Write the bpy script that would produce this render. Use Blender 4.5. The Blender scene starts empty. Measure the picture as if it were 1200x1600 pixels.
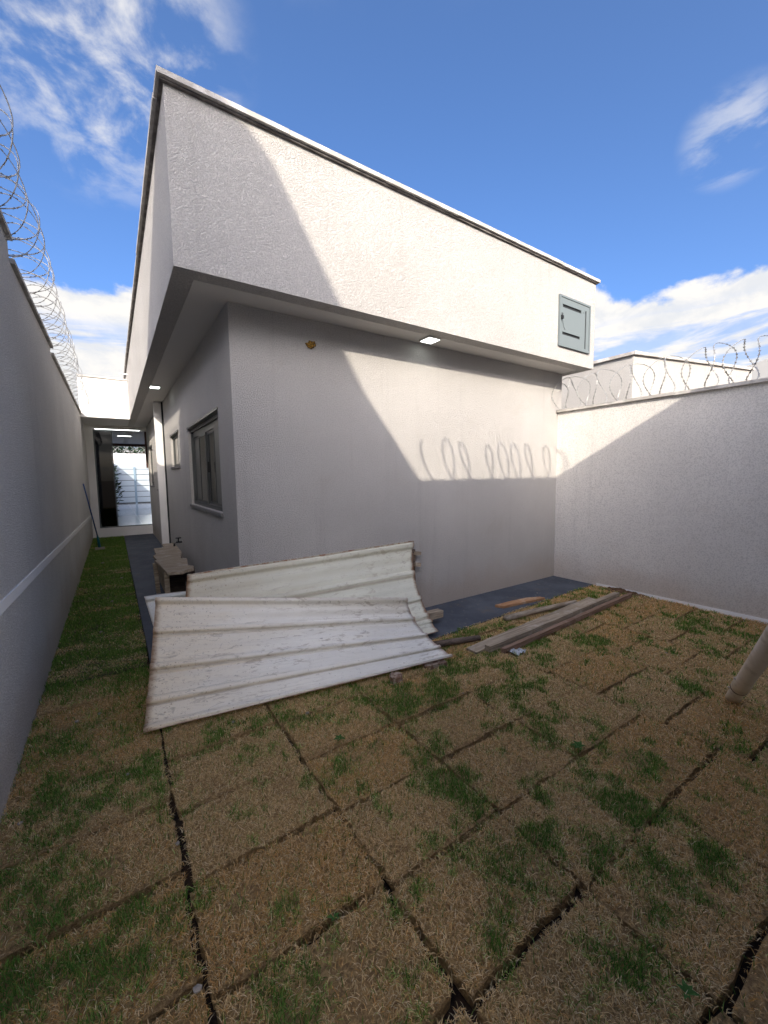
import bpy, bmesh, math, random
import numpy as np
from mathutils import Vector, Matrix
random.seed(7); rng = np.random.default_rng(7)
C = bpy.context.scene.collection
sc = bpy.context.scene

# ------------------------------------------------------------------ camera, sky, sun, exposure
CAMP = Vector((0.0, 0.0, 1.58))
cd = bpy.data.cameras.new('camera'); cam = bpy.data.objects.new('camera', cd); C.objects.link(cam)
F = Vector((0.5539, 0.8277, -0.0895)).normalized()
Rv = Vector((0.8303, -0.5571, -0.0141)); Rv = (Rv - F * Rv.dot(F)).normalized(); U = Rv.cross(F)
cam.matrix_world = Matrix(((Rv.x, U.x, -F.x, CAMP.x), (Rv.y, U.y, -F.y, CAMP.y), (Rv.z, U.z, -F.z, CAMP.z), (0, 0, 0, 1)))
cd.sensor_fit = 'HORIZONTAL'; cd.sensor_width = 36; cd.lens = 36 * 630.2 / 1200
cd.clip_start = 0.02; cd.clip_end = 3000
sc.camera = cam

SUN_D = Vector((0.57, 1.0, -0.57)).normalized()          # the way the light travels
sun_el = math.asin(-SUN_D.z); sun_az = math.atan2(-SUN_D.x, -SUN_D.y)
w = bpy.data.worlds.new('World'); sc.world = w; w.use_nodes = True
nt = w.node_tree; N = nt.nodes; L = nt.links; N.clear()
def wn(t, **k):
    n = N.new(t)
    for a, b in k.items(): setattr(n, a, b)
    return n
out = wn('ShaderNodeOutputWorld')
sky = wn('ShaderNodeTexSky', sky_type='NISHITA', sun_disc=False, sun_elevation=sun_el, sun_rotation=sun_az % (2 * math.pi),
         altitude=800, air_density=0.55, dust_density=10, ozone_density=3.0)
hs = wn('ShaderNodeHueSaturation'); hs.inputs['Saturation'].default_value = 1.18
L.new(sky.outputs[0], hs.inputs['Color'])
bg1 = wn('ShaderNodeBackground'); bg1.inputs[1].default_value = 0.15; L.new(hs.outputs[0], bg1.inputs[0])
bg2 = wn('ShaderNodeBackground'); bg2.inputs[1].default_value = 0.37
tc = wn('ShaderNodeTexCoord'); sep = wn('ShaderNodeSeparateXYZ'); L.new(tc.outputs['Generated'], sep.inputs[0])
def mth(op, a, b=None, c=None, clamp=False):
    n = wn('ShaderNodeMath', operation=op); n.use_clamp = clamp
    for i, v in enumerate((a, b, c)):
        if v is None: continue
        if isinstance(v, (int, float)): n.inputs[i].default_value = v
        else: L.new(v, n.inputs[i])
    return n.outputs[0]
def mrange(v, a, b, c, d, smooth=True):
    n = wn('ShaderNodeMapRange'); n.interpolation_type = 'SMOOTHSTEP' if smooth else 'LINEAR'
    L.new(v, n.inputs[0])
    for i, x in enumerate((a, b, c, d)): n.inputs[i + 1].default_value = x
    return n.outputs[0]
def wnoise(scale, detail, rough, vec, dist=0.0):
    n = wn('ShaderNodeTexNoise'); n.inputs['Scale'].default_value = scale; n.inputs['Detail'].default_value = detail
    n.inputs['Roughness'].default_value = rough; n.inputs['Distortion'].default_value = dist; L.new(vec, n.inputs['Vector']); return n.outputs[0]
def dirmask(d, w0, w1):                                      # 1 near direction d, falling off (cosine thresholds)
    d = Vector(d).normalized(); n = wn('ShaderNodeVectorMath', operation='DOT_PRODUCT'); L.new(tc.outputs['Generated'], n.inputs[0])
    n.inputs[1].default_value = d; return mrange(n.outputs['Value'], w0, w1, 0, 1)
z = sep.outputs['Z']
# cumulus bank all round the horizon
mp = wn('ShaderNodeMapping'); mp.inputs['Scale'].default_value = (1, 1, 1.7); L.new(tc.outputs['Generated'], mp.inputs[0])
mp.inputs['Location'].default_value = (0.3, 0.1, 0.0)
n1 = wnoise(3.2, 10, 0.58, mp.outputs[0], 0.15)
n1b = wnoise(11, 8, 0.6, mp.outputs[0], 0.3)
lowf = mrange(z, 0.255, 0.455, 0.40, -0.42, False)
cum = mth('ADD', mth('ADD', n1, mth('MULTIPLY', n1b, 0.25)), lowf)
cumd = mrange(cum, 0.60, 0.70, 0, 1)
# layered streaks under the tops (blue-grey gaps)
mp2 = wn('ShaderNodeMapping'); mp2.inputs['Scale'].default_value = (1, 1, 6); L.new(tc.outputs['Generated'], mp2.inputs[0])
gap = wnoise(3.4, 7, 0.6, mp2.outputs[0], 0.4)
gapm = mth('MULTIPLY', mrange(gap, 0.50, 0.62, 0, 1), mrange(z, 0.26, 0.315, 0.85, 0.0))
cumd = mth('MULTIPLY', cumd, mth('SUBTRACT', 1.0, mth('MULTIPLY', gapm, 0.75)))
# cirrus: wisps on a high sheet, plus unseen cloud added as fill light
px_ = mth('DIVIDE', sep.outputs['X'], mth('MAXIMUM', z, 0.05)); py_ = mth('DIVIDE', sep.outputs['Y'], mth('MAXIMUM', z, 0.05))
cmb = wn('ShaderNodeCombineXYZ'); L.new(px_, cmb.inputs[0]); L.new(py_, cmb.inputs[1])
mp3 = wn('ShaderNodeMapping'); mp3.inputs['Scale'].default_value = (1.9, 1.5, 1); mp3.inputs['Rotation'].default_value = (0, 0, 0.5); L.new(cmb.outputs[0], mp3.inputs[0])
ci = wnoise(2.6, 10, 0.60, mp3.outputs[0], 0.25)
m1 = dirmask((0.02, 0.77, 0.66), 0.972, 1.0); m2 = dirmask((0.815, 0.25, 0.51), 0.9970, 0.9999); m4 = dirmask((0.10, 0.79, 0.60), 0.990, 0.9995)
m3 = mrange(wnoise(1.3, 2, 0.5, cmb.outputs[0]), 0.48, 0.68, 0.0, 0.5)  # extra cloud overhead, out of view, added to brighten the ground
cm = mth('MAXIMUM', mth('MAXIMUM', m1, m4), mth('MAXIMUM', mth('MULTIPLY', m2, 0.6), mth('MULTIPLY', m3, mrange(z, 0.70, 0.82, 0.0, 1))))
cid = mth('MULTIPLY', mrange(ci, 0.42, 0.66, 0, 0.9), cm)
dens = mth('MAXIMUM', cumd, mth('MULTIPLY', cid, 0.9), clamp=True)
cr = wn('ShaderNodeMix', data_type='RGBA'); L.new(mrange(n1b, 0.35, 0.6, 0, 1), cr.inputs[0])
cr.inputs[6].default_value = (0.80, 0.82, 0.86, 1); cr.inputs[7].default_value = (1.0, 0.97, 0.93, 1)
L.new(cr.outputs[2], bg2.inputs[0])
mx = wn('ShaderNodeMixShader'); L.new(dens, mx.inputs[0]); L.new(bg1.outputs[0], mx.inputs[1]); L.new(bg2.outputs[0], mx.inputs[2])
L.new(mx.outputs[0], out.inputs[0])

sd = bpy.data.lights.new('sun', 'SUN'); sd.energy = 2.0; sd.angle = math.radians(0.5); sd.color = (1.0, 0.90, 0.76)
so = bpy.data.objects.new('sun', sd); C.objects.link(so); so.rotation_euler = SUN_D.to_track_quat('-Z', 'Y').to_euler(); so.location = (-5, -10, 12)
sc.view_settings.view_transform = 'Standard'; sc.view_settings.look = 'None'; sc.view_settings.gamma = 1
sc.view_settings.use_curve_mapping = False; sc.view_settings.exposure = 1.5
sc.cycles.max_bounces = 16; sc.cycles.diffuse_bounces = 12

# ------------------------------------------------------------------ materials
def mat(name, base=(0.5, 0.5, 0.5), rough=0.8, metal=0.0, spec=0.3):
    m = bpy.data.materials.new(name); m.use_nodes = True; b = m.node_tree.nodes['Principled BSDF']
    b.inputs['Base Color'].default_value = (*base, 1); b.inputs['Roughness'].default_value = rough; b.inputs['Metallic'].default_value = metal
    b.inputs['Specular IOR Level'].default_value = spec
    m['b'] = 1
    return m
class NB:                                                   # small node helper
    def __init__(s, m): s.m = m; s.t = m.node_tree; s.N = s.t.nodes; s.L = s.t.links; s.b = s.N['Principled BSDF']
    def coord(s, kind='Object', scale=(1, 1, 1)):
        t = s.N.new('ShaderNodeTexCoord'); mp = s.N.new('ShaderNodeMapping'); mp.inputs['Scale'].default_value = scale
        s.L.new(t.outputs[kind], mp.inputs[0]); return mp.outputs[0]
    def pos(s, scale=(1, 1, 1)):
        t = s.N.new('ShaderNodeNewGeometry'); mp = s.N.new('ShaderNodeMapping'); mp.inputs['Scale'].default_value = scale
        s.L.new(t.outputs['Position'], mp.inputs[0]); return mp.outputs[0]
    def noise(s, vec, scale, detail=4, rough=0.5, dist=0):
        n = s.N.new('ShaderNodeTexNoise'); n.inputs['Scale'].default_value = scale; n.inputs['Detail'].default_value = detail
        n.inputs['Roughness'].default_value = rough; n.inputs['Distortion'].default_value = dist; s.L.new(vec, n.inputs['Vector']); return n.outputs[0]
    def rng(s, v, a, b, c=0, d=1):
        n = s.N.new('ShaderNodeMapRange'); n.interpolation_type = 'SMOOTHSTEP'; s.L.new(v, n.inputs[0])
        for i, x in enumerate((a, b, c, d)): n.inputs[i + 1].default_value = x
        return n.outputs[0]
    def math(s, op, a, b):
        n = s.N.new('ShaderNodeMath'); n.operation = op
        for i, v in enumerate((a, b)):
            if isinstance(v, (int, float)): n.inputs[i].default_value = v
            else: s.L.new(v, n.inputs[i])
        return n.outputs[0]
    def mix(s, f, a, b):
        n = s.N.new('ShaderNodeMix'); n.data_type = 'RGBA'
        for i, v in ((0, f), (6, a), (7, b)):
            if isinstance(v, tuple): n.inputs[i].default_value = (*v, 1)
            elif isinstance(v, (int, float)): n.inputs[i].default_value = v
            else: s.L.new(v, n.inputs[i])
        return n.outputs[2]
    def sepz(s, vec, ax='Z'):
        n = s.N.new('ShaderNodeSeparateXYZ'); s.L.new(vec, n.inputs[0]); return n.outputs[ax]
    def color(s, c): s.L.new(c, s.b.inputs['Base Color'])
    def bump(s, h, strength=0.5, dist=0.01, prev=None):
        n = s.N.new('ShaderNodeBump'); n.inputs['Strength'].default_value = strength; n.inputs['Distance'].default_value = dist
        s.L.new(h, n.inputs['Height'])
        if prev is not None: s.L.new(prev, n.inputs['Normal'])
        s.L.new(n.outputs[0], s.b.inputs['Normal']); return n.outputs[0]

def plaster(name, base, scale=75, strength=0.9, dist=0.012, dirt=(0.50, 0.36, 0.24), dirt_h=0.40, dirt_amt=0.34, seed=0.0):
    m = mat(name, base, 0.96, 0, 0.05); q = NB(m)
    p = q.pos()
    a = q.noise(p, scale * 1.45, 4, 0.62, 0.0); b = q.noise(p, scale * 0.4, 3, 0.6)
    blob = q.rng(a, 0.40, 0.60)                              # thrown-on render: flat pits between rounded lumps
    h = q.math('ADD', blob, q.math('MULTIPLY', b, 0.5))
    q.bump(h, min(1, strength * .85), dist * 1.1)
    big = q.noise(p, 0.7, 5, 0.6); lo = tuple(v * 0.90 for v in base)
    c = q.mix(q.rng(big, 0.35, 0.7), lo, base)
    st = q.noise(q.pos((9, 9, 0.35)), 1.0, 5, 0.6)           # faint run-off streaks
    c = q.mix(q.rng(st, 0.54, 0.80, 0, 0.28), c, tuple(v * 0.55 for v in base))
    pt = q.noise(p, 1.9, 7, 0.68, 0.4); c = q.mix(q.rng(pt, 0.55, 0.72, 0, 0.15), c, (base[0] * .66, base[1] * .60, base[2] * .52))
    c = q.mix(q.rng(blob, 0.0, 0.50, 0.36, 0.0), c, tuple(v * 0.42 for v in base))    # pits darkened: occlusion shade of the relief painted into the colour
    zz = q.math('ADD', q.sepz(p), q.math('MULTIPLY', q.noise(p, 2.3, 4, 0.6), -dirt_h * 1.3))
    c = q.mix(q.rng(zz, -dirt_h * 0.5, dirt_h * 0.55, dirt_amt, 0), c, dirt)
    q.color(c); return m
M = {}
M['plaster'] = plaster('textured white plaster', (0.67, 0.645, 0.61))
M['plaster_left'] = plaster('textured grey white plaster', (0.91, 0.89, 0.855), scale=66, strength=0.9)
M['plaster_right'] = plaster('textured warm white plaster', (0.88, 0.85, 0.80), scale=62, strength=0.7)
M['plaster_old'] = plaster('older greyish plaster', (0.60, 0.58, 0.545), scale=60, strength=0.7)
M['smooth'] = mat('smooth painted render', (0.8, 0.78, 0.74), 0.9); q = NB(M['smooth']); q.bump(q.noise(q.pos(), 40, 4), 0.25, 0.004)
q.color(q.mix(q.rng(q.noise(q.pos(), 1.1, 5, .6), .35, .7), (0.74, 0.72, 0.69), (0.82, 0.80, 0.77)))
M['band'] = mat('smooth plaster band', (0.90, 0.89, 0.87), 0.85); q = NB(M['band']); q.bump(q.noise(q.pos(), 60, 4), 0.2, 0.004)
M['coping'] = mat('coping concrete', (0.62, 0.60, 0.56), 0.9); q = NB(M['coping'])
q.color(q.mix(q.rng(q.noise(q.pos(), 5, 6, .65), .4, .7), (0.40, 0.38, 0.35), (0.66, 0.64, 0.60))); q.bump(q.noise(q.pos(), 55, 5, .7), 0.6, 0.006)
M['drip'] = mat('dark drip edge', (0.16, 0.145, 0.13), 0.95); q = NB(M['drip']); q.bump(q.noise(q.pos(), 45, 5, .7), 0.6, 0.008)  # mottled dark tone for the strip under the coping
q.color(q.mix(q.rng(q.noise(q.pos(), 9, 6, .65), .4, .7), (0.10, 0.09, 0.085), (0.26, 0.24, 0.22)))
M['pave'] = mat('blue grey painted cement', (0.075, 0.085, 0.105), 0.72, 0, 0.25); q = NB(M['pave']); p = q.pos()
c = q.mix(q.rng(q.noise(p, 2.0, 6, .65), .38, .68), (0.060, 0.070, 0.090), (0.095, 0.108, 0.130))
c = q.mix(q.rng(q.noise(p, 14, 6, .7, .5), .56, .72, 0, .6), c, (0.24, 0.22, 0.19)); c = q.mix(q.rng(q.noise(p, 3.3, 7, .7), .55, .70, 0, .5), c, (0.15, 0.115, 0.085)); q.color(c); q.bump(q.noise(p, 70, 4, .6), .35, .004)
M['soil'] = mat('dark red brown soil', (0.03, 0.02, 0.014), 0.95); q = NB(M['soil']); p = q.pos()
q.color(q.mix(q.rng(q.noise(p, 12, 6, .7), .35, .7), (0.022, 0.014, 0.010), (0.085, 0.050, 0.030))); q.bump(q.noise(p, 60, 6, .7), 1, .02)
M['dirt'] = mat('red brown loose dirt', (0.16, 0.085, 0.045), 0.95); q = NB(M['dirt']); p = q.pos()
q.color(q.mix(q.rng(q.noise(p, 25, 6, .7), .35, .7), (0.09, 0.05, 0.028), (0.22, 0.13, 0.075))); q.bump(q.noise(p, 90, 6, .7), 1, .02)
M['turf_green'] = mat('green thatch', (0.1, 0.12, 0.04), 0.95); q = NB(M['turf_green']); p = q.pos()
q.color(q.mix(q.rng(q.noise(p, 60, 6, .7), .35, .7), (0.05, 0.06, 0.02), (0.22, 0.20, 0.09))); q.bump(q.noise(p, 130, 5, .7), 1, .02)
M['turf'] = mat('matted thatch', (0.15, 0.10, 0.05), 0.95); q = NB(M['turf']); p = q.pos()
q.color(q.mix(q.rng(q.noise(p, 60, 6, .7), .35, .7), (0.30, 0.19, 0.085), (0.66, 0.44, 0.20))); q.bump(q.noise(p, 130, 5, .7), 1, .02)
m = M['grass'] = mat('grass blades', (0.2, 0.15, 0.07), 0.9, 0, 0.04); q = NB(m)
at = q.N.new('ShaderNodeAttribute'); at.attribute_name = 'tint'; q.color(at.outputs['Color'])
tr = q.N.new('ShaderNodeBsdfTranslucent'); q.L.new(at.outputs['Color'], tr.inputs[0])
ms = q.N.new('ShaderNodeMixShader'); ms.inputs[0].default_value = 0.32
q.L.new(q.b.outputs[0], ms.inputs[1]); q.L.new(tr.outputs[0], ms.inputs[2]); q.L.new(ms.outputs[0], q.N['Material Output'].inputs[0])

def sheetmat(name, base, edge, streak_amt, rust_amt, ribs=()):
    m = mat(name, base, 0.42, 0.0, 0.45); q = NB(m); uv = q.coord('UV'); us = q.sepz(uv, 'X'); vs = q.sepz(uv, 'Y')
    c = q.mix(q.rng(q.noise(uv, 3.5, 5, .6), .38, .66), tuple(v * 0.92 for v in base), base)
    c = q.mix(q.rng(q.noise(q.coord('UV', (1.2, 30, 1)), 1.6, 5, .6), .50, .75, 0, 0.40), c, tuple(v * 0.66 for v in base))
    # yellowed left part
    e = q.math('ADD', us, q.math('MULTIPLY', q.noise(uv, 2.5, 5, .65), -0.7))
    c = q.mix(q.rng(e, -0.45, 0.22, 0.60, 0.0), c, edge)
    # dirt smears
    d1 = q.noise(q.coord('UV', (7, 11, 1)), 2.2, 7, .72, 0.8); d2 = q.noise(uv, 1.7, 3, .5)
    c = q.mix(q.math('MULTIPLY', q.rng(d1, .535, .62), q.rng(d2, .34, .54, 0, streak_amt)), c, (0.34, 0.28, 0.20))
    d3 = q.noise(q.coord('UV', (34, 20, 1)), 2.0, 5, .7, 1.0)
    c = q.mix(q.rng(d3, .61, .68, 0, streak_amt), c, (0.17, 0.14, 0.10))
    for rc in ribs:                                          # darker brown line along the lower side of each rib
        dv = q.math('ABSOLUTE', q.math('ADD', vs, -(rc + .034)), 0.0)
        dv = q.math('ADD', dv, q.math('MULTIPLY', q.noise(q.coord('UV', (3, 1, 1)), 4, 5, .7), .02))
        c = q.mix(q.rng(dv, .012, .026, .62, 0), c, (0.33, 0.27, 0.19))
    sp = q.math('ADD', q.noise(q.coord('UV', (30, 16, 1)), 3.0, 6, .75), q.math('MULTIPLY', us, -0.16))      # brown specks, thickest at the left end
    c = q.mix(q.rng(sp, .56, .62, 0, .7), c, (0.26, 0.15, 0.07))
    # rust along the ends and edges
    r = q.math('MINIMUM', q.math('MINIMUM', us, q.math('SUBTRACT', 1.0, us)), q.math('MULTIPLY', q.math('MINIMUM', vs, q.math('SUBTRACT', 1.0, vs)), 1.6))
    r = q.math('ADD', r, q.math('ADD', q.math('MULTIPLY', q.noise(uv, 22, 6, .75), -0.045), q.math('MULTIPLY', q.noise(uv, 3, 3, .6), -0.035)))
    c = q.mix(q.rng(r, -0.044, -0.020, rust_amt, 0.0), c, (0.24, 0.10, 0.035))
    q.color(c); q.bump(q.noise(uv, 28, 4, .6), .15, .004); return m
M['sheet_a'] = sheetmat('dirty white sheet metal', (0.86, 0.83, 0.74), (0.74, 0.58, 0.35), 0.6, 0.75, (.27, .55, .79))
M['sheet_b'] = sheetmat('greenish cream sheet metal', (0.68, 0.67, 0.55), (0.52, 0.41, 0.25), 0.45, 1.0, (.31, .60, .80))
M['sheet_c'] = sheetmat('pale sheet metal', (0.60, 0.61, 0.56), (0.56, 0.52, 0.44), 0.3, 0.3)

def wood(name, lo, hi, axis=(1.5, 30, 30), dust=None):
    m = mat(name, hi, 0.85); q = NB(m); p = q.coord('Object', axis)
    c = q.mix(q.rng(q.noise(p, 1.6, 6, .65, .5), .35, .68), lo, hi)
    c = q.mix(q.rng(q.noise(q.coord('Object'), 6, 5, .65), .5, .7, 0, .55), c, dust or tuple(v * 1.25 for v in hi))
    q.color(c); q.bump(q.noise(p, 2.4, 5, .6), .5, .004); return m
M['wood_grey'] = wood('cement-stained grey timber', (0.24, 0.19, 0.135), (0.46, 0.38, 0.28), dust=(0.56, 0.50, 0.42))
M['wood_dark'] = wood('dark old timber', (0.07, 0.05, 0.04), (0.17, 0.13, 0.10))
M['wood_red'] = wood('reddish timber', (0.18, 0.11, 0.075), (0.32, 0.21, 0.15), dust=(.38, .30, .24))
M['wood_orange'] = wood('fresh split board', (0.32, 0.16, 0.075), (0.50, 0.29, 0.15), dust=(0.62, 0.52, 0.40))
M['steel'] = mat('grey enamelled cabinet steel', (0.16, 0.19, 0.195), 0.5, 0, 0.4)
M['steel2'] = mat('grey cabinet frame', (0.16, 0.19, 0.195), 0.5, 0, 0.4)
M['dark'] = mat('dark gap', (0.02, 0.022, 0.024), 0.7)
M['alu'] = mat('dark grey aluminium', (0.085, 0.09, 0.09), 0.35, 0.6)
M['alu_l'] = mat('mid grey aluminium', (0.095, 0.10, 0.097), 0.4, 0.4)
M['granite'] = mat('dark granite sill', (0.20, 0.195, 0.19), 0.5)
M['shutter'] = mat('grey shutter slats', (0.19, 0.19, 0.17), 0.35, 0.3)
M['glass'] = mat('dark window glass', (0.02, 0.022, 0.02), 0.04, 0, 0.9)
M['glass_l'] = mat('frosted pale glass', (0.45, 0.46, 0.45), 0.25, 0, 0.5)
M['black'] = mat('black plastic', (0.012, 0.012, 0.012), 0.45)
M['blue'] = mat('blue painted handle', (0.015, 0.06, 0.22), 0.4)
M['teal'] = mat('teal plastic', (0.02, 0.16, 0.19), 0.5)
M['pvc'] = mat('cream pvc pipe', (0.50, 0.42, 0.33), 0.38, 0, 0.4); q = NB(M['pvc']); p = q.coord('Object')
q.color(q.mix(q.rng(q.noise(p, 7, 6, .7), .45, .72), (0.68, 0.58, 0.46), (0.44, 0.34, 0.24)))
M['wire'] = mat('galvanised wire', (0.38, 0.38, 0.37), 0.5, 0.4)
M['foam'] = mat('rust brown foam', (0.22, 0.11, 0.02), 0.95); q = NB(M['foam']); q.color(q.mix(q.rng(q.noise(q.coord('Object'), 60, 4), .4, .6), (0.05, 0.025, 0.01), (0.34, 0.19, 0.03)))
M['gate'] = mat('pale blue white gate paint', (0.40, 0.46, 0.50), 0.35, 0, 0.4)
M['gate_post'] = mat('blue grey gate post', (0.20, 0.28, 0.34), 0.4)
M['tile'] = mat('glossy pale floor tile', (0.62, 0.62, 0.60), 0.08, 0, 0.6)
M['tile2'] = mat('floor grout', (0.45, 0.45, 0.43), 0.6)
M['tile_dark'] = mat('dark brown beam paint', (0.07, 0.03, 0.02), 0.5)
M['white'] = mat('matt white ceiling paint', (0.62, 0.60, 0.57), 0.9)
M['crumb'] = mat('pale mortar crumbs', (0.34, 0.30, 0.25), 0.95)
M['brick'] = mat('dusty clay brick', (0.30, 0.19, 0.13), 0.95); q = NB(M['brick']); q.color(q.mix(q.rng(q.noise(q.coord('Object'), 30, 5), .4, .65), (0.20, 0.12, 0.08), (0.40, 0.32, 0.25))); q.bump(q.noise(q.coord('Object'), 80, 4), .6, .005)
M['leafm'] = mat('weed leaf', (0.07, 0.15, 0.04), 0.8, 0, .1)
M['leafd'] = mat('dark shrub leaf', (0.02, 0.05, 0.015), 0.6)
M['roof'] = mat('grey roof sheet', (0.42, 0.42, 0.41), 0.8)
M['plastic'] = mat('clear plastic scrap', (0.55, 0.58, 0.60), 0.2, 0, 0.6)
def emit(name, col, s):
    m = bpy.data.materials.new(name); m.use_nodes = True; b = m.node_tree.nodes['Principled BSDF']
    b.inputs['Base Color'].default_value = (0.8, 0.8, 0.8, 1); b.inputs['Emission Color'].default_value = (*col, 1); b.inputs['Emission Strength'].default_value = s; return m
M['lamp'] = emit('lit led panel', (0.93, 1.0, 0.97), 2.0)

# ------------------------------------------------------------------ helpers
def link(o, parent=None):
    C.objects.link(o)
    if parent is not None: o.parent = parent
    return o
def tag(o, label=None, cat=None, group=None, kind=None):
    if label: o['label'] = label
    if cat: o['category'] = cat
    if group: o['group'] = group
    if kind: o['kind'] = kind
    return o
def empty(name, loc, label, cat, group=None, rz=0):
    o = bpy.data.objects.new(name, None); C.objects.link(o); o.location = loc; o.rotation_euler = (0, 0, rz); o.empty_display_size = 0.2
    return tag(o, label, cat, group)
def wobj(name, bm, m, parent=None, smooth=False, bevel=0):
    """bm is in world coordinates; the object keeps them when its parent is unrotated"""
    if bevel: bmesh.ops.bevel(bm, geom=[e for e in bm.edges if e.calc_face_angle(0) > 0.5], offset=bevel, segments=1, affect='EDGES', clamp_overlap=True)
    me = bpy.data.meshes.new(name)
    if parent is not None:
        off = parent.matrix_basis.translation if parent.parent is None else parent.matrix_basis.translation + parent.parent.matrix_basis.translation
        bmesh.ops.translate(bm, verts=bm.verts, vec=-off)
    bmesh.ops.recalc_face_normals(bm, faces=bm.faces)
    bm.to_mesh(me); bm.free()
    for mm in (m if isinstance(m, (list, tuple)) else [m]): me.materials.append(mm)
    if smooth: me.polygons.foreach_set('use_smooth', [True] * len(me.polygons))
    return link(bpy.data.objects.new(name, me), parent)
def bx(bm, x0, x1, y0, y1, z0, z1, mi=0):
    vs = [bm.verts.new(v) for v in ((x0, y0, z0), (x1, y0, z0), (x1, y1, z0), (x0, y1, z0), (x0, y0, z1), (x1, y0, z1), (x1, y1, z1), (x0, y1, z1))]
    for f in ((0, 3, 2, 1), (4, 5, 6, 7), (0, 1, 5, 4), (1, 2, 6, 5), (2, 3, 7, 6), (3, 0, 4, 7)):
        bm.faces.new([vs[i] for i in f]).material_index = mi
    return bm
def box(name, m, parent, *d, bevel=0):
    return wobj(name, bx(bmesh.new(), *d), m, parent, bevel=bevel)
def basis(d):
    d = Vector(d).normalized(); a = Vector((0, 0, 1)) if abs(d.z) < 0.9 else Vector((1, 0, 0)); s = d.cross(a).normalized(); return d, s, s.cross(d)
def tube(bm, pts, r, seg=10, cap=True):
    pts = [Vector(p) for p in pts]; rings = []
    for i, p in enumerate(pts):
        d = (pts[min(i + 1, len(pts) - 1)] - pts[max(i - 1, 0)]); d, s, u = basis(d); rr = r[i] if isinstance(r, (list, tuple)) else r
        rings.append([bm.verts.new(p + (s * math.cos(2 * math.pi * k / seg) + u * math.sin(2 * math.pi * k / seg)) * rr) for k in range(seg)])
    for a, b in zip(rings, rings[1:]):
        for k in range(seg): bm.faces.new((a[k], a[(k + 1) % seg], b[(k + 1) % seg], b[k]))
    if cap: bm.faces.new(rings[0][::-1]); bm.faces.new(rings[-1])
    return bm
def plank(bm, a, b, wd, th, up=(0, 0, 1), rough=0.0, seg=8):
    """a sawn board from a to b (centre line), slightly uneven"""
    a, b = Vector(a), Vector(b); d = (b - a).normalized(); up = Vector(up); s = d.cross(up).normalized(); u = s.cross(d)
    rings = []
    for i in range(seg + 1):
        c = a.lerp(b, i / seg); rings.append([bm.verts.new(c + s * (sx * wd / 2 + random.uniform(-1, 1) * rough) + u * (sz * th / 2 + random.uniform(-1, 1) * rough * .5)) for sx, sz in ((-1, -1), (1, -1), (1, 1), (-1, 1))])
    for p_, n_ in zip(rings, rings[1:]):
        for k in range(4): bm.faces.new((p_[k], p_[(k + 1) % 4], n_[(k + 1) % 4], n_[k]))
    bm.faces.new(rings[0][::-1]); bm.faces.new(rings[-1]); return bm
def prism(bm, poly, axis, a, b):
    """extrude a polygon (list of 2D points) along axis between a and b"""
    def P(p, t): return {'x': (t, p[0], p[1]), 'y': (p[0], t, p[1]), 'z': (p[0], p[1], t)}[axis]
    A = [bm.verts.new(P(p, a)) for p in poly]; B = [bm.verts.new(P(p, b)) for p in poly]
    bm.faces.new(A); bm.faces.new(B[::-1])
    for i in range(len(poly)): bm.faces.new((A[i], B[i], B[(i + 1) % len(poly)], A[(i + 1) % len(poly)]))
    return bm
def wall_with_holes(bm, axis_fixed, f0, f1, u0, u1, z0, z1, holes):
    """slab between f0,f1 (x or y) spanning u,z with rectangular holes (u0,u1,z0,z1)"""
    us = sorted({u0, u1, *[h[0] for h in holes], *[h[1] for h in holes]}); zs_ = sorted({z0, z1, *[h[2] for h in holes], *[h[3] for h in holes]})
    for ua, ub in zip(us, us[1:]):
        run = None
        for za, zb in zip(zs_, zs_[1:]):
            inh = any(h[0] <= ua and ub <= h[1] and h[2] <= za and zb <= h[3] for h in holes)
            if inh: run = None; continue
            if axis_fixed == 'x': bx(bm, f0, f1, ua, ub, za, zb)
            else: bx(bm, ua, ub, f0, f1, za, zb)
    bmesh.ops.remove_doubles(bm, verts=bm.verts, dist=1e-5)
    seen = {}
    for f in list(bm.faces):                                  # drop the inner faces shared by two blocks
        k = tuple(sorted(v.index for v in f.verts)) if False else tuple(sorted((round(v.co.x, 4), round(v.co.y, 4), round(v.co.z, 4)) for v in f.verts))
        seen.setdefault(k, []).append(f)
    bad = [f for fs in seen.values() if len(fs) > 1 for f in fs]
    bmesh.ops.delete(bm, geom=bad, context='FACES'); return bm

# key dimensions (metres)
XS, YB, XR, XL = 0.882, 3.6135, 5.535, -0.531        # side wall, back wall, right wall, left wall
XF, YF, ZS, ZT, XFR = 0.439, 3.2125, 3.04, 4.19, 5.75  # parapet box
YEND, YV, YC = 20.0, 13.35, 11.75                       # house end, veranda door line, roofed passage start
FL = 0.26                                               # veranda floor height

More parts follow.
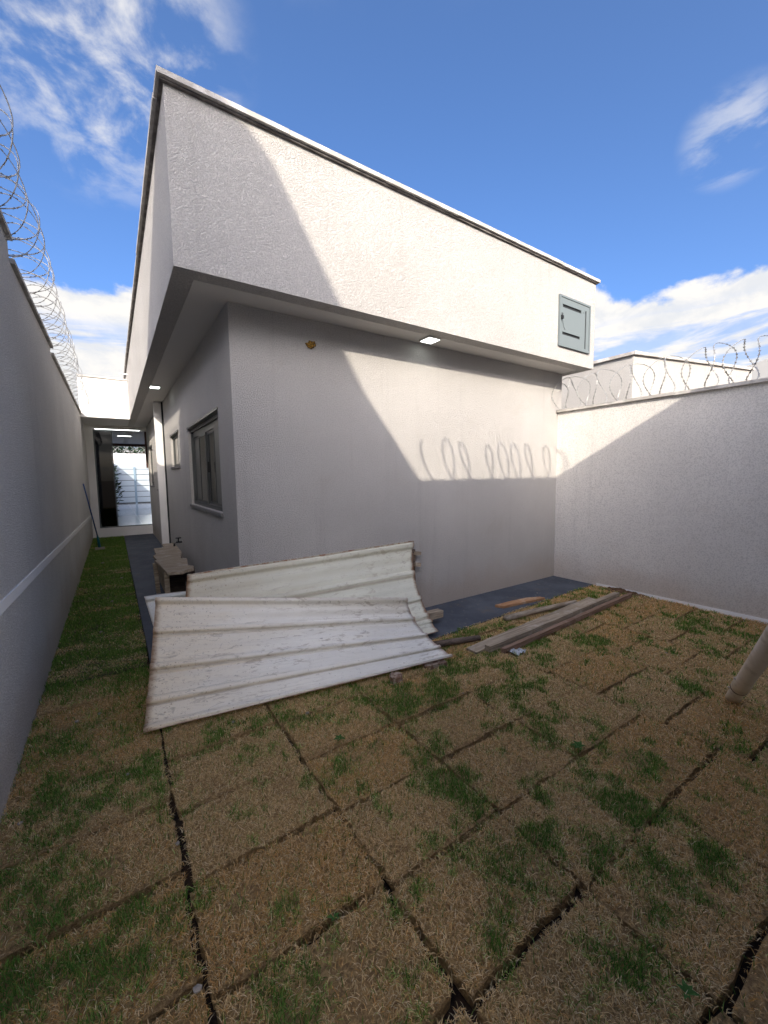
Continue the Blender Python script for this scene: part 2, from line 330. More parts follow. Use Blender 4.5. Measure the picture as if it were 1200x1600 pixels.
# ------------------------------------------------------------------ setting
bm = bmesh.new(); bmesh.ops.create_grid(bm, x_segments=2, y_segments=2, size=600); bmesh.ops.translate(bm, verts=bm.verts, vec=(0, 0, -0.06))
ground = tag(wobj('ground', bm, M['soil']), kind='structure')
bm = bmesh.new(); bx(bm, 0.175, XS + .05, 3.0, YV, -0.05, 0.012)
prism(bm, [(0.175, 2.90), (2.45, 2.86), (XR + .02, 3.0), (XR + .02, 3.66), (0.175, 3.66)], 'z', -0.052, 0.014)
tag(wobj('pavement', bm, M['pave']), kind='structure')
bm = bmesh.new(); bx(bm, XL - .02, 12, YV + .002, 27.0, -0.055, FL - .004)
vf = tag(wobj('veranda_floor', bm, M['tile2']), kind='structure')
tm = bpy.data.meshes.new('floor_tile'); b2 = bx(bmesh.new(), 0, .594, 0, .594, 0, .004); b2.to_mesh(tm); b2.free(); tm.materials.append(M['tile'])
for i in range(6):
    for j in range(22):
        o = link(bpy.data.objects.new('floor_tile', tm), vf); o.location = (XL - .02 + i * .6 + .003, YV + .03 + j * .6, FL - .003)

# ------------------------------------------------------------------ turf: sods laid on the soil, blades growing in each
GP = [  # x, y, radius, strength of green
 (1.37,1.38,.17,1),(1.62,2.13,.22,.8),(1.95,2.10,.22,.8),(2.18,1.94,.2,.8),(1.35,2.05,.25,.55),(2.48,1.95,.25,.6),(1.48,.92,.2,.8),(1.39,.78,.12,.5),
 (1.70,.57,.13,1),(1.62,.62,.1,.9),(1.27,.50,.09,1),(.91,.98,.13,.6),(.85,1.10,.1,.6),(1.17,1.03,.16,.7),(2.33,.94,.15,.9),(1.90,.92,.2,.8),(1.62,.84,.16,.8),
 (4.8,1.47,.3,.75),(5.01,1.77,.25,.6),(3.71,1.97,.18,.8),(4.19,2.77,.3,.7),(4.9,1.11,.25,.8),(3.40,1.10,.12,.8),(2.18,1.47,.22,.6),(1.33,2.33,.25,.7),(.84,2.41,.22,.75),
 (.47,2.51,.22,.6),(1.33,1.62,.15,.5),(.96,1.84,.12,.6),(1.96,.51,.12,.7),(1.95,1.27,.15,.5),(1.01,.86,.14,.7),(5.0,2.72,.35,.8),(2.79,2.75,.25,.8),(-.36,1.92,.17,.9),
 (-.40,2.41,.22,.95),(-.12,2.42,.22,.95),(-.06,1.47,.2,.85),(-.29,1.50,.25,.8),(.05,1.60,.14,.6),(3.86,.97,.15,.6),(4.09,1.69,.15,.6),(2.57,2.44,.2,.9),(2.83,2.1,.2,.8),
 (.14,2.29,.12,.7),(2.3,1.15,.1,.6),(3.3,2.5,.3,.7),(3.7,2.35,.22,.6),(4.4,2.5,.3,.7),(2.2,2.3,.22,.7),(2.9,2.55,.2,.6),(.2,1.0,.2,.5),(-.2,1.1,.3,.8),(3.0,1.9,.2,.4),(1.0,.35,.2,.5),(2.9,.4,.3,.5),(4.3,1.2,.2,.4)]
GP = np.array(GP)
def vnoise(x, y, f, seed):
    x = x * f + seed * 17.3; y = y * f + seed * 9.1; xi = np.floor(x).astype(int); yi = np.floor(y).astype(int); fx = x - xi; fy = y - yi
    def h(a, b): n = (a * 374761393 + b * 668265263 + seed * 1442695) & 0x7fffffff; n = ((n ^ (n >> 13)) * 1274126177) & 0x7fffffff; return ((n ^ (n >> 16)) & 0xffff) / 65535.0
    fx = fx * fx * (3 - 2 * fx); fy = fy * fy * (3 - 2 * fy)
    return (h(xi, yi) * (1 - fx) + h(xi + 1, yi) * fx) * (1 - fy) + (h(xi, yi + 1) * (1 - fx) + h(xi + 1, yi + 1) * fx) * fy
def greenness(x, y):
    g = np.zeros_like(x)
    for a, b, r, s in GP: g = np.maximum(g, s * np.exp(-(((x - a) ** 2 + (y - b) ** 2) / (r * r * 1.25)) ** .85))
    n = vnoise(x, y, 9, 1) * .5 + vnoise(x, y, 23, 2) * .3 + vnoise(x, y, 55, 5) * .2
    g = g * 1.0 + (n - .5) * 2.6 + .03
    base = np.where((x < .19) & (y > 2.62), np.clip(.50 + (y - 3.0) * .22, 0, 1.25), 0)      # the strip beside the left wall is greener
    strip = .62 + .9 * (vnoise(x * .25, y, 5.5, 6) - .45)
    g = np.maximum(g, np.where(base > 0, base * 1.1 * strip + (n - .5) * 1.3 + .1, -1))
    return g
STRAW = np.array([(.78, .57, .29), (.70, .49, .23), (.86, .66, .36), (.54, .36, .16), (.74, .51, .23), (.90, .74, .46)])
RUST = np.array([(.72, .41, .15), (.60, .33, .10), (.78, .48, .19)])
GREEN = np.array([(.13, .24, .045), (.17, .31, .06), (.09, .18, .03), (.28, .38, .10), (.12, .22, .05)])
def make_blades(x, y, z0, name, parent, off, warm):
    n = len(x)
    g = greenness(x, y); isg = rng.random(n) < np.clip((g - .38) * 1.5, 0.04, .88)
    dist = np.hypot(x, y); wide = np.clip(dist / 2.2, 1, 2.6)
    ln = np.where(isg, rng.uniform(.016, .044, n), rng.uniform(.008, .026, n) * np.where(rng.random(n) < .07, 1.8, 1))
    wd = np.where(isg, .0025, .0020) * wide * rng.uniform(.7, 1.3, n)
    tilt = np.where(isg, rng.uniform(.2, 1.05, n), rng.uniform(1.05, 1.54, n))
    az = rng.uniform(0, 2 * np.pi, n) + 0.6 * vnoise(x, y, 6, 3)
    dx, dy = np.cos(az), np.sin(az); sx, sy = -dy, dx
    h1 = ln * .55 * np.cos(tilt * .75); r1 = ln * .55 * np.sin(tilt * .75)
    h2 = h1 + ln * .45 * np.cos(np.minimum(tilt * 1.25, 1.9)); r2 = r1 + ln * .45 * np.sin(np.minimum(tilt * 1.25, 1.9))
    z0 = z0 + rng.uniform(.002, .014, n) * np.where(isg, .3, 1)
    V = np.empty((n, 5, 3), np.float32)
    for k, (rr, hh, s) in enumerate(((0, 0, -.5), (0, 0, .5), (r1, h1, .42), (r1, h1, -.42), (r2, h2, 0))):
        V[:, k, 0] = x + dx * rr + sx * wd * s; V[:, k, 1] = y + dy * rr + sy * wd * s; V[:, k, 2] = z0 + hh
    V -= np.array(off, np.float32)
    col = STRAW[rng.integers(0, len(STRAW), n)].copy()
    rs = rng.random(n) < warm; col[rs] = RUST[rng.integers(0, len(RUST), rs.sum())]
    col[isg] = GREEN[rng.integers(0, len(GREEN), isg.sum())]
    col *= rng.uniform(.75, 1.15, (n, 1)); halfg = (~isg) & (g > .35) & (rng.random(n) < .3); col[halfg] = col[halfg] * (.55, .95, .5)
    me = bpy.data.meshes.new(name)
    me.vertices.add(n * 5); me.vertices.foreach_set('co', V.ravel())
    idx = np.arange(n)[:, None] * 5
    loops = np.concatenate([idx + np.array([[0, 1, 2, 3]]), idx + np.array([[3, 2, 4]])], 1).ravel()
    me.loops.add(n * 7); me.loops.foreach_set('vertex_index', loops.astype(np.int32))
    me.polygons.add(n * 2); st = (np.arange(n)[:, None] * 7 + np.array([[0, 4]])).ravel(); me.polygons.foreach_set('loop_start', st.astype(np.int32))
    me.update(calc_edges=True)
    a = me.attributes.new('tint', 'FLOAT_COLOR', 'POINT'); c4 = np.ones((n, 5, 4), np.float32); c4[:, :, :3] = col[:, None, :]; c4[:, :2, :3] *= .95
    a.data.foreach_set('color', c4.ravel()); me.materials.append(M['grass'])
    return tag(link(bpy.data.objects.new(name, me), parent), kind='stuff')
nblades = 0
def sod(x0, x1, y0, y1, gap_w):
    """one turf mat, ragged rectangle with a skirt, lying on the soil"""
    global nblades
    g = gap_w / 2; gy_ = g * random.uniform(1.0, 1.6); cx, cy = (x0 + x1) / 2, (y0 + y1) / 2
    rot = random.uniform(-.012, .012); zt = random.uniform(-.004, .006)
    n = 6; pts = []
    for (ax, ay), (bx_, by_) in (((x0 + g, y0 + gy_), (x1 - g, y0 + gy_)), ((x1 - g, y0 + gy_), (x1 - g, y1 - gy_)), ((x1 - g, y1 - gy_), (x0 + g, y1 - gy_)), ((x0 + g, y1 - gy_), (x0 + g, y0 + gy_))):
        for k in range(n):
            t = k / n; jx = random.uniform(-1, 1) * .014; jy = random.uniform(-1, 1) * .012
            px, py = ax + (bx_ - ax) * t + jx - cx, ay + (by_ - ay) * t + jy - cy
            pts.append((cx + px * math.cos(rot) - py * math.sin(rot), cy + px * math.sin(rot) + py * math.cos(rot)))
    bm = bmesh.new(); top = [bm.verts.new((p[0] - cx, p[1] - cy, zt)) for p in pts]; bot = [bm.verts.new(((p[0] - cx) * .985, (p[1] - cy) * .985, -.055)) for p in pts]
    mid = bm.verts.new((0, 0, zt + .006))
    for i in range(len(pts)):
        j = (i + 1) % len(pts); bm.faces.new((top[i], top[j], mid)); bm.faces.new((top[j], top[i], bot[i], bot[j]))
    me = bpy.data.meshes.new('turf_mat'); bm.to_mesh(me); bm.free(); me.materials.append(M['turf_green' if cx < .15 and cy > 4 else 'turf'])
    o = link(bpy.data.objects.new('turf_mat', me), ground); o.location = (cx, cy, 0)
    d = math.hypot(cx, cy)
    dens = max(42000 / (1 + (max(d - 1.6, 0) / 1.9) ** 1.5), 9000)
    if cy < .2: dens *= .25
    area = (x1 - x0 - gap_w) * (y1 - y0 - gap_w); k = int(max(area, .01) * dens)
    u = rng.uniform(-.5, .5, k) * (x1 - x0); v = rng.uniform(-.5, .5, k) * (y1 - y0)
    rag = vnoise(cx + u, cy + v, 45, 8) * 1.3 + .12; bare = vnoise(cx + u, cy + v, 7, 9)
    keep = ((x1 - x0) / 2 - np.abs(u) > g * rag) & ((y1 - y0) / 2 - np.abs(v) > gy_ * rag) & ((bare < .80) | (rng.random(k) < .45))
    u, v = u[keep], v[keep]; k = len(u)
    X = cx + u * math.cos(rot) - v * math.sin(rot); Y = cy + u * math.sin(rot) + v * math.cos(rot)
    make_blades(X, Y, zt, 'grass', o, (cx, cy, 0), random.choice((0, .05, .15, .4))); nblades += k
cols = [-.535, .15, .79, 1.405, 2.05, 2.785, 3.52, 4.2, 4.87, 5.54]
offs = [.43, .37, .35, .315, .34, .20, .47, .30, .52]
for ci_, (a, b) in enumerate(zip(cols, cols[1:])):
    step = .432 if ci_ == 0 else .413
    y = offs[ci_] - 2 * step if ci_ else .835 - 3 * step
    if ci_ == 3: y += .02
    lim = 13.3 if ci_ == 0 else (2.87 if b < 2.5 else 2.87 + (b - 2.5) * .043)
    while y < lim - .03:
        y1 = min(y + step, lim)
        if lim - y1 < .12: y1 = lim
        near = math.hypot((a + b) / 2 - .5, y - 1.2) < 1.3
        gp = random.uniform(.016, .040) if near else random.uniform(.008, .030)
        sod(a, b + (.02 if ci_ == 0 and y > 2.9 else 0), y, y1, gp); y = y1

# ------------------------------------------------------------------ the house
house = empty('house', (XS, YB, 0), 'white single-storey house with textured walls and a deep projecting parapet', 'house')
Z = ZS
W1 = (4.18, 6.05, 1.235, 2.235); W2 = (6.98, 7.98, 1.78, 2.30); W4 = (10.05, 10.9, 1.34, 2.40); W3 = (11.85, 12.95, 1.40, 2.42)
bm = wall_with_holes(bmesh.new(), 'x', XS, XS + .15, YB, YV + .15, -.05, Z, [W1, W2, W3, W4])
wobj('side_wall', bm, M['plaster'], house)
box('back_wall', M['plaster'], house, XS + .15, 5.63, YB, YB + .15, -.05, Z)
box('end_wall', M['smooth'], house, 5.48, 5.63, YB + .15, YEND, -.05, Z)
box('pilaster', M['smooth'], house, XS - .15, XS - .002, 8.9, 9.02, -.04, Z)
box('dark_strip', M['dark'], house, XS - .028, XS - .002, 8.86, 8.897, 0.0, Z - .002)  # dark upright strip where the pilaster meets the wall
# parapet box and soffit
box('soffit', M['white'], house, XF + .002, XFR - .002, YF + .002, YEND, Z + .002, Z + .10)
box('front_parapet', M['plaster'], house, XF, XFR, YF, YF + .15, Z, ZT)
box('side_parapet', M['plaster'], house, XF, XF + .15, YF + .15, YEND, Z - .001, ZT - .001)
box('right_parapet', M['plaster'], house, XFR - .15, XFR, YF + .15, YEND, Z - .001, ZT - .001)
def coping_run(name, parent, axis, a, b, c0, c1, z0, th=.035, n=None):
    """row of cast coping pieces laid end to end on a wall top: each one a part"""
    n = n or max(1, round((b - a) / 1.0)); st = (b - a) / n
    for i in range(n):
        u0 = a + i * st + .002; u1 = a + (i + 1) * st - .002; zz = z0 + random.uniform(-.003, .003); e = random.uniform(-.004, .004)
        bm = bmesh.new()
        d = (u0, u1, c0 + e, c1 + e) if axis == 'x' else (c0 + e, c1 + e, u0, u1)
        bx(bm, *d, zz, zz + th); wobj(name, bm, M['coping'], parent, bevel=.004)
coping_run('coping', house, 'x', XF - .045, XFR + .045, YF - .045, YF + .17, ZT + .018, n=6)
coping_run('coping', house, 'y', YF + .175, YEND, XF - .045, XF + .17, ZT + .017, n=14)
box('drip_edge', M['drip'], house, XF - .022, XFR + .022, YF - .022, YF + .16, ZT + .001, ZT + .016)
box('drip_edge', M['drip'], house, XF - .022, XF + .16, YF + .165, YEND, ZT + .001, ZT + .016)
# roofed passage at the end of the corridor
box('passage_parapet', M['smooth'], house, XL - .0, XF - .002, YC, YC + .15, Z, 3.95)
box('parapet_capping', M['coping'], house, XL - .0, XF - .003, YC - .03, YC + .18, 3.952, 3.99)
box('passage_ceiling', M['white'], house, XL + .001, XF, YC + .152, YEND, Z + .004, Z + .12)
box('spout', M['white'], house, XF - .16, XF + .01, YC - .35, YC - .32, 4.02, 4.05)
box('lintel', M['smooth'], house, XL + .002, XS - .002, YV, YV + .15, 2.93, Z + .003)
box('door_jamb', M['smooth'], house, XL + .002, -.36, YV, YV + .14, FL, 2.93)
box('step', M['smooth'], house, XL + .001, XS - .001, YV - .006, YV + .06, -.04, FL + .001)
box('brown_beam', M['tile_dark'], house, XL + .002, XS + 6, YEND - .14, YEND, 2.94, Z + .003)
box('veranda_wall', M['smooth'], house, XS + .151, 5.479, YV, YV + .15, -.04, Z)
box('wood_panel', M['tile_dark'], house, XS - .05, XS + .1, YV + .155, YV + .2, 1.9, 2.93)
# ceiling strip and lamps of the passage
def light_fixture(x, y, wx, wy, label, zc=ZS):
    r = empty('ceiling_light', (x, y, zc), label, 'ceiling light')
    bm = bmesh.new(); bx(bm, x - wx / 2, x + wx / 2, y - wy / 2, y + wy / 2, zc - .018, zc + .001); wobj('frame', bm, M['white'], r, bevel=.003)
    bm = bmesh.new(); bx(bm, x - wx / 2 + .012, x + wx / 2 - .012, y - wy / 2 + .012, y + wy / 2 - .012, zc - .022, zc - .0185); wobj('diffuser', bm, M['lamp'], r)
light_fixture(2.93, 3.44, .17, .17, 'lit square light under the soffit above the back wall of the house')
light_fixture(.645, 7.43, .15, .17, 'lit square light under the soffit above the side corridor')
light_fixture(.42, 16.2, .40, .22, 'lit square light on the roofed passage ceiling seen through the glass door', ZS + .003)
strip = empty('strip_light', (.1, YV - .05, 2.95), 'long lit strip light above the glass door at the corridor end', 'strip light')
bm = bmesh.new(); bx(bm, -.32, .72, YV - .045, YV - .004, 2.94, 2.955); wobj('housing', bm, M['white'], strip)
bm = bmesh.new(); bx(bm, -.31, .71, YV - .04, YV - .009, 2.925, 2.939); wobj('diffuser', bm, M['lamp'], strip)

def window(Wd, kind, label=None):
    y0, y1, z0, z1 = Wd; xf_ = XS + .035
    fr = bmesh.new(); t = .045
    for d in ((y0, y1, z1 - t, z1), (y0, y1, z0, z0 + t), (y0, y0 + t, z0 + t, z1 - t), (y1 - t, y1, z0 + t, z1 - t)):
        bx(fr, xf_, xf_ + .07, d[0] + .001, d[1] - .001, d[2] + .001, d[3] - .001)
    wdw = wobj('window', fr, M['alu_l'], house)
    if label: wdw['label'] = label
    a, b = y0 + t, y1 - t
    if kind == 'big':
        box('shutter_box', M['alu'], wdw, xf_ + .02, xf_ + .06, a, b, z1 - t - .07, z1 - t - .002)
        zz = z1 - t - .075; n = 4; wv = (b - a) / n
        for i in range(n):
            x_ = xf_ + (.012, .03)[i % 2]; ya, yb_ = a + i * wv + .001, a + (i + 1) * wv - .001
            bm = bmesh.new()
            for d in ((ya, yb_, zz - .03, zz), (ya, yb_, z0 + t, z0 + t + .03), (ya, ya + .022, z0 + t + .03, zz - .03), (yb_ - .022, yb_, z0 + t + .03, zz - .03)): bx(bm, x_, x_ + .016, *d)
            wobj('sash', bm, M['alu'], wdw)
            box('glass' if i in (1, 2) else 'shutter_panel', M['glass'] if i in (1, 2) else M['shutter'], wdw, x_ + .005, x_ + .011, ya + .022, yb_ - .022, z0 + t + .03, zz - .03)
        box('handle', M['black'], wdw, xf_ - .02, xf_ + .012, a + 1.5 * wv, a + 1.5 * wv + .03, (z0 + z1) / 2 - .09, (z0 + z1) / 2 + .03)
    else:
        mid = (a + b) / 2
        box('sash', M['alu'], wdw, xf_ + .01, xf_ + .03, mid - .018, mid + .018, z0 + t, z1 - t)
        for ya, yb_ in ((a + .001, mid - .019), (mid + .019, b - .001)): box('glass', M['glass_l'] if ya < mid else M['glass'], wdw, xf_ + .015, xf_ + .022, ya, yb_, z0 + t + .001, z1 - t - .001)
    box('sill', M['granite'], wdw, XS - .022, XS + .12, y0 - .03, y1 + .03, z0 - .032, z0 - .002)
    box('head_trim', M['alu'], wdw, XS - .012, XS + .03, y0 - .02, y1 + .02, z1 + .002, z1 + .026)
    box('room_backing', M['dark'], wdw, XS + .155, XS + .17, y0 - .1, y1 + .1, z0 - .1, z1 + .1)
window(W1, 'big', 'large sliding window with shutter panels, nearest the corner')
window(W2, 'small'); window(W3, 'small'); window(W4, 'small')
bm = bmesh.new(); bmesh.ops.create_icosphere(bm, subdivisions=3, radius=1)
for v in bm.verts:
    k = 1 + random.uniform(-.28, .28) + .35 * math.sin(v.co.x * 9 + v.co.z * 5) * math.sin(v.co.z * 11)
    v.co = Vector((v.co.x * .048 * k, v.co.y * .018 * k, v.co.z * .030 * k)) + Vector((1.62, YB - .006, 2.81))
fp = wobj('foam_patch', bm, M['foam'], house); fp['label'] = 'rust brown foam filling a broken hole in the wall'

# sliding glass door at the corridor end
door = empty('glass_door', (-.36, YV + .03, FL), 'tall dark tinted sliding glass door standing half open at the corridor end', 'door')
bm = bmesh.new(); bx(bm, -.36, -.335, YV + .02, YV + .06, FL + .03, 2.925); bx(bm, .035, .06, YV + .02, YV + .06, FL + .03, 2.925); bx(bm, -.335, .035, YV + .02, YV + .06, 2.88, 2.925)
wobj('frame', bm, M['alu'], door)
mt = mat('tinted door glass', (0.03, 0.03, 0.03), 0.02, 0, .6); qn = NB(mt); tn = qn.N.new('ShaderNodeBsdfTransparent'); tn.inputs[0].default_value = (.035, .035, .033, 1)
gl = qn.N.new('ShaderNodeBsdfGlossy'); gl.inputs['Roughness'].default_value = .02; mm_ = qn.N.new('ShaderNodeMixShader'); mm_.inputs[0].default_value = .025
qn.L.new(tn.outputs[0], mm_.inputs[1]); qn.L.new(gl.outputs[0], mm_.inputs[2]); qn.L.new(mm_.outputs[0], qn.N['Material Output'].inputs[0])
box('glass', mt, door, -.334, .034, YV + .037, YV + .043, FL + .031, 2.879)
box('track', M['alu'], door, -.355, XS - .01, YV + .01, YV + .07, FL + .004, FL + .028)

# ------------------------------------------------------------------ boundary walls
lw = empty('boundary_wall', (XL, 0, 0), 'long textured boundary wall with a pale smooth band, left of the corridor', 'wall')
XO = XL - .16
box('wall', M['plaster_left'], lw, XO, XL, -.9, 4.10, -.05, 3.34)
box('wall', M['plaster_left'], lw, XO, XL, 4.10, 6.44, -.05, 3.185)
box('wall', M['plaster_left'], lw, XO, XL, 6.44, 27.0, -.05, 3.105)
coping_run('coping', lw, 'y', -.9, 4.13, XO - .03, XL + .03, 3.341, n=4)
coping_run('coping', lw, 'y', 4.13, 6.47, XO - .03, XL + .03, 3.186, n=2)
coping_run('coping', lw, 'y', 6.48, 14.0, XO - .03, XL + .03, 3.106, n=7)
bm = bmesh.new(); prism(bm, [(1.5, .925), (11.9, .62), (13.3, .58), (13.3, .66), (11.9, .70), (1.5, .985)], 'x', XL - .01, XL + .006); wobj('smooth_band', bm, M['band'], lw)
rw = empty('boundary_wall', (XR, 0, 0), 'textured boundary wall closing the yard on the right, with coping', 'wall')
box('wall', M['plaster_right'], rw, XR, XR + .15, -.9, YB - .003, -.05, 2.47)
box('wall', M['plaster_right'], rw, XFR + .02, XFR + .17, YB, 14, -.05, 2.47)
coping_run('coping', rw, 'y', -.9, YB - .005, XR - .035, XR + .18, 2.471, n=3)
bm = bmesh.new(); bx(bm, XR - .006, XR + .01, -.6, 2.95, -.05, .045); wobj('bare_plaster_strip', bm, M['band'], rw)
ZB0, YB0 = 4.10, -.9
bwall = empty('boundary_wall', (2, YB0, 0), 'tall rear boundary wall behind the viewer that shades the yard', 'wall')
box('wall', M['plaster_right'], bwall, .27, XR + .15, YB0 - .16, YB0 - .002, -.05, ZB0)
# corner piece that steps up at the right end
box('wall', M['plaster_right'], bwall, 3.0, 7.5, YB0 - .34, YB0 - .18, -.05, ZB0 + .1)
nb = empty('gable_wall', (-2.5, -3.1, 0), 'high sloping gable wall of the neighbouring house behind the viewer', 'wall')
bm = prism(bmesh.new(), [(-1.0, -.05), (-1.0, 5.43), (-1.79, 6.42), (-2.60, 7.75), (-3.45, 8.09), (-4.8, 8.13), (-4.8, -.05)], 'y', -3.4, -3.1); wobj('wall', bm, M['plaster_right'], nb)

# house beyond the right wall
nr = empty('neighbouring_house', (8, 3.73, 0), 'white flat-topped neighbouring building behind the right-hand wall', 'building')
bm = prism(bmesh.new(), [(8, -.05), (14.5, -.05), (14.5, 4.26), (8, 3.70)], 'y', 3.73, 3.9); wobj('front_wall', bm, M['plaster_old'], nr)
box('side_wall', M['plaster_old'], nr, 8, 8.15, 3.9, 14, -.05, 3.70)
bm = prism(bmesh.new(), [(7.95, 3.702), (14.55, 4.27), (14.55, 4.33), (7.95, 3.76)], 'y', 3.68, 3.95); wobj('capping', bm, M['coping'], nr)
box('capping', M['coping'], nr, 7.95, 8.2, 3.952, 14.0, 3.702, 3.758)
box('roof', M['roof'], nr, 8.2, 14.4, 4.0, 14, 3.3, 3.4)
fr_ = empty('distant_house', (18, 2, 0), 'distant low house with a grey roof at the right edge', 'house')
box('wall', M['plaster'], fr_, 18, 24, -4, 5.2, -.05, 4.298)
bm = prism(bmesh.new(), [(-4.4, 4.3), (5.25, 4.3), (5.25, 4.95), (3.2, 5.45), (-4.4, 5.75)], 'x', 17.9, 24.4); wobj('roof', bm, M['roof'], fr_)

# front yard, seen through the open door
fw = empty('front_wall', (3, 26.4, 0), 'white street wall above the pale slatted gate', 'wall')
box('wall', M['band'], fw, XO, 6, 26.3, 26.5, 2.42, 2.98)
box('pier', M['band'], fw, XO, -.05, 26.3, 26.5, FL, 2.418)
gt = empty('gate', (.1, 26.2, FL), 'pale blue-white street gate of wide horizontal slats, seen through the open glass door', 'gate')
for i in range(7): box('slat', M['gate'], gt, -.04, 4.2, 26.10, 26.13, FL + .06 + i * .305, FL + .06 + i * .305 + .275)
box('post', M['gate_post'], gt, .98, 1.08, 26.04, 26.098, FL, 2.25)
box('backing', M['alu'], gt, -.04, 4.2, 26.132, 26.16, FL, 2.41)
def leafclump(name, c, sz, n, m, label, cat, stem=True, ll=.12):
    r = empty(name, (c[0], c[1], c[2]), label, cat)
    bm = bmesh.new()
    for i in range(n):
        a = random.uniform(0, 6.283); h = random.random() ** .7; rr = random.random() ** .5 * sz[0] * (1 - abs(h - .55))
        p_ = Vector((c[0] + math.cos(a) * rr, c[1] + math.sin(a) * rr, c[2] + h * sz[1])); d = Vector((math.cos(a) * .8, math.sin(a) * .8, random.uniform(-.2, 1))).normalized()
        s = d.cross(Vector((random.uniform(-1, 1), random.uniform(-1, 1), 1))).normalized(); l_ = ll * random.uniform(.6, 1.3)
        v = [bm.verts.new(q_) for q_ in (p_, p_ + d * l_ * .5 + s * l_ * .2, p_ + d * l_, p_ + d * l_ * .5 - s * l_ * .2)]; bm.faces.new(v)
    f = wobj('foliage', bm, m, r)
    if stem: tube(b := bmesh.new(), [(c[0], c[1], c[2]), (c[0] + .02, c[1], c[2] + sz[1] * .7)], [.02, .008], 6); wobj('stem', b, M['wood_dark'], r)
    return r
leafclump('shrub', (-.08, 14.8, FL + .02), (.30, 1.7), 420, M['leafd'], 'tall dark leafy shrub added behind the tinted glass door in place of reflected plants', 'shrub')  # added plant standing in for a reflection in the door glass
leafclump('shrub', (.08, 25.7, FL + .02), (.12, 1.9), 160, M['leafm'], 'light green shrub beside the left end of the street gate', 'shrub')
# trees across the street
for tx, ty, tr, tz in ((-1.5, 36, 2.4, 4.0), (2.0, 38, 2.8, 4.4), (5.5, 35, 2.2, 3.8)):
    r = empty('tree', (tx, ty, -.05), {-1.5: 'dark street tree seen over the gate, leftmost of the three', 2.0: 'dark street tree seen over the gate, middle one of three', 5.5: 'dark street tree seen over the gate, rightmost of the three'}[tx], 'tree', 'trees across the street')
    tube(b := bmesh.new(), [(tx, ty, -.05), (tx + .1, ty, tz - tr * .6), (tx + .3, ty, tz)], [.18, .12, .05], 8); wobj('trunk', b, M['wood_dark'], r)
    bm = bmesh.new()
    for i in range(2200):
        d = Vector((random.gauss(0, 1), random.gauss(0, 1), random.gauss(0, .8))).normalized() * tr * random.random() ** .4
        p_ = Vector((tx, ty, tz)) + d; e1 = Vector((random.uniform(-1, 1), random.uniform(-1, 1), random.uniform(-1, 1))).normalized() * .16; e2 = e1.orthogonal().normalized() * .07
        bm.faces.new([bm.verts.new(q_) for q_ in (p_ - e1, p_ + e2, p_ + e1, p_ - e2)])
    wobj('crown', bm, M['leafd'], r)

# ------------------------------------------------------------------ razor wire
def razor(a, b, R, pitch, label, seed, parts_per=34, thick=.0036, cat='razor wire', group='razor wire coils on the walls', tiltj=.02, amp=.46, lean=0.0):
    a, b = Vector(a), Vector(b); Lw = (b - a).length; ax = (b - a).normalized(); sd_ = ax.cross(Vector((0, 0, 1))).normalized(); up = sd_.cross(ax)
    r = empty('razor_wire', a, label, cat, group); rr = random.Random(seed)
    loops = int(Lw / pitch); jr = [rr.uniform(-1, 1) for _ in range(loops + 2)]; jc = [rr.uniform(-1, 1) for _ in range(loops + 2)]; ja = [rr.uniform(-1, 1) for _ in range(loops + 2)]
    pts = []
    for i in range(loops * parts_per):
        t = i / parts_per; k = int(t); f = t - k; th = 2 * math.pi * t + 1.2
        J = lambda A: A[k] * (1 - f) + A[k + 1] * f
        rad = R * (1 + .06 * J(jr)); off = pitch * (t + amp * math.cos(th * 2.5) + .35 * J(ja)) + lean * math.cos(th)
        pts.append(a + ax * off + sd_ * (math.cos(th) * rad + tiltj * J(jc)) + up * (math.sin(th) * rad * 1.02 + .012 * J(jc) + R))
    bm = bmesh.new(); tube(bm, pts, thick, 4); wobj('wire', bm, M['wire'], r)
    bm = bmesh.new(); s = 0
    for i in range(1, len(pts) - 1):
        seg = (pts[i + 1] - pts[i - 1]); s += seg.length / 2
        if s > .062:
            s = 0; d = seg.normalized(); n_ = d.cross(pts[i] - (a + ax * (pts[i] - a).dot(ax) + up * R)).normalized(); n_ = (n_ + (pts[i] - a - up * R).normalized() * rr.uniform(-.6, .6)).normalized()
            c = pts[i]; l_, h_ = .021, .013
            vv = [bm.verts.new(c + d * q0 * l_ + n_ * q1 * h_) for q0, q1 in ((-1.25, 1), (-.35, .35), (.35, .35), (1.25, 1), (1.25, -.0), (1.25, -1), (.35, -.35), (-.35, -.35), (-1.25, -1), (-1.25, 0))]
            bm.faces.new((vv[0], vv[1], vv[7], vv[8])); bm.faces.new((vv[1], vv[2], vv[6], vv[7])); bm.faces.new((vv[2], vv[3], vv[5], vv[6]))
    wobj('barbs', bm, M['wire'], r)['kind'] = 'stuff'
    return r
razor((XL - .07, -.5, 3.37), (XL - .07, 13.6, 3.12), .25, .165, 'long razor wire coil running along the top of the left boundary wall', 1)
razor((XR + .07, 3.75, 2.50), (XR + .07, -.5, 2.50), .225, .20, 'razor wire coil on the coping of the right boundary wall', 2, amp=.2)
razor((2.95, YB0 - .07, ZB0 - .02), (.30, YB0 - .07, ZB0 - .02), .235, .31, 'razor wire coil on the rear boundary wall behind the viewer', 3, thick=.0125, amp=.0, lean=.03)
razor((XO, 26.4, 2.98), (3.4, 26.4, 2.98), .21, .22, 'razor wire coil on the street wall above the gate', 4, 20, thick=.004)

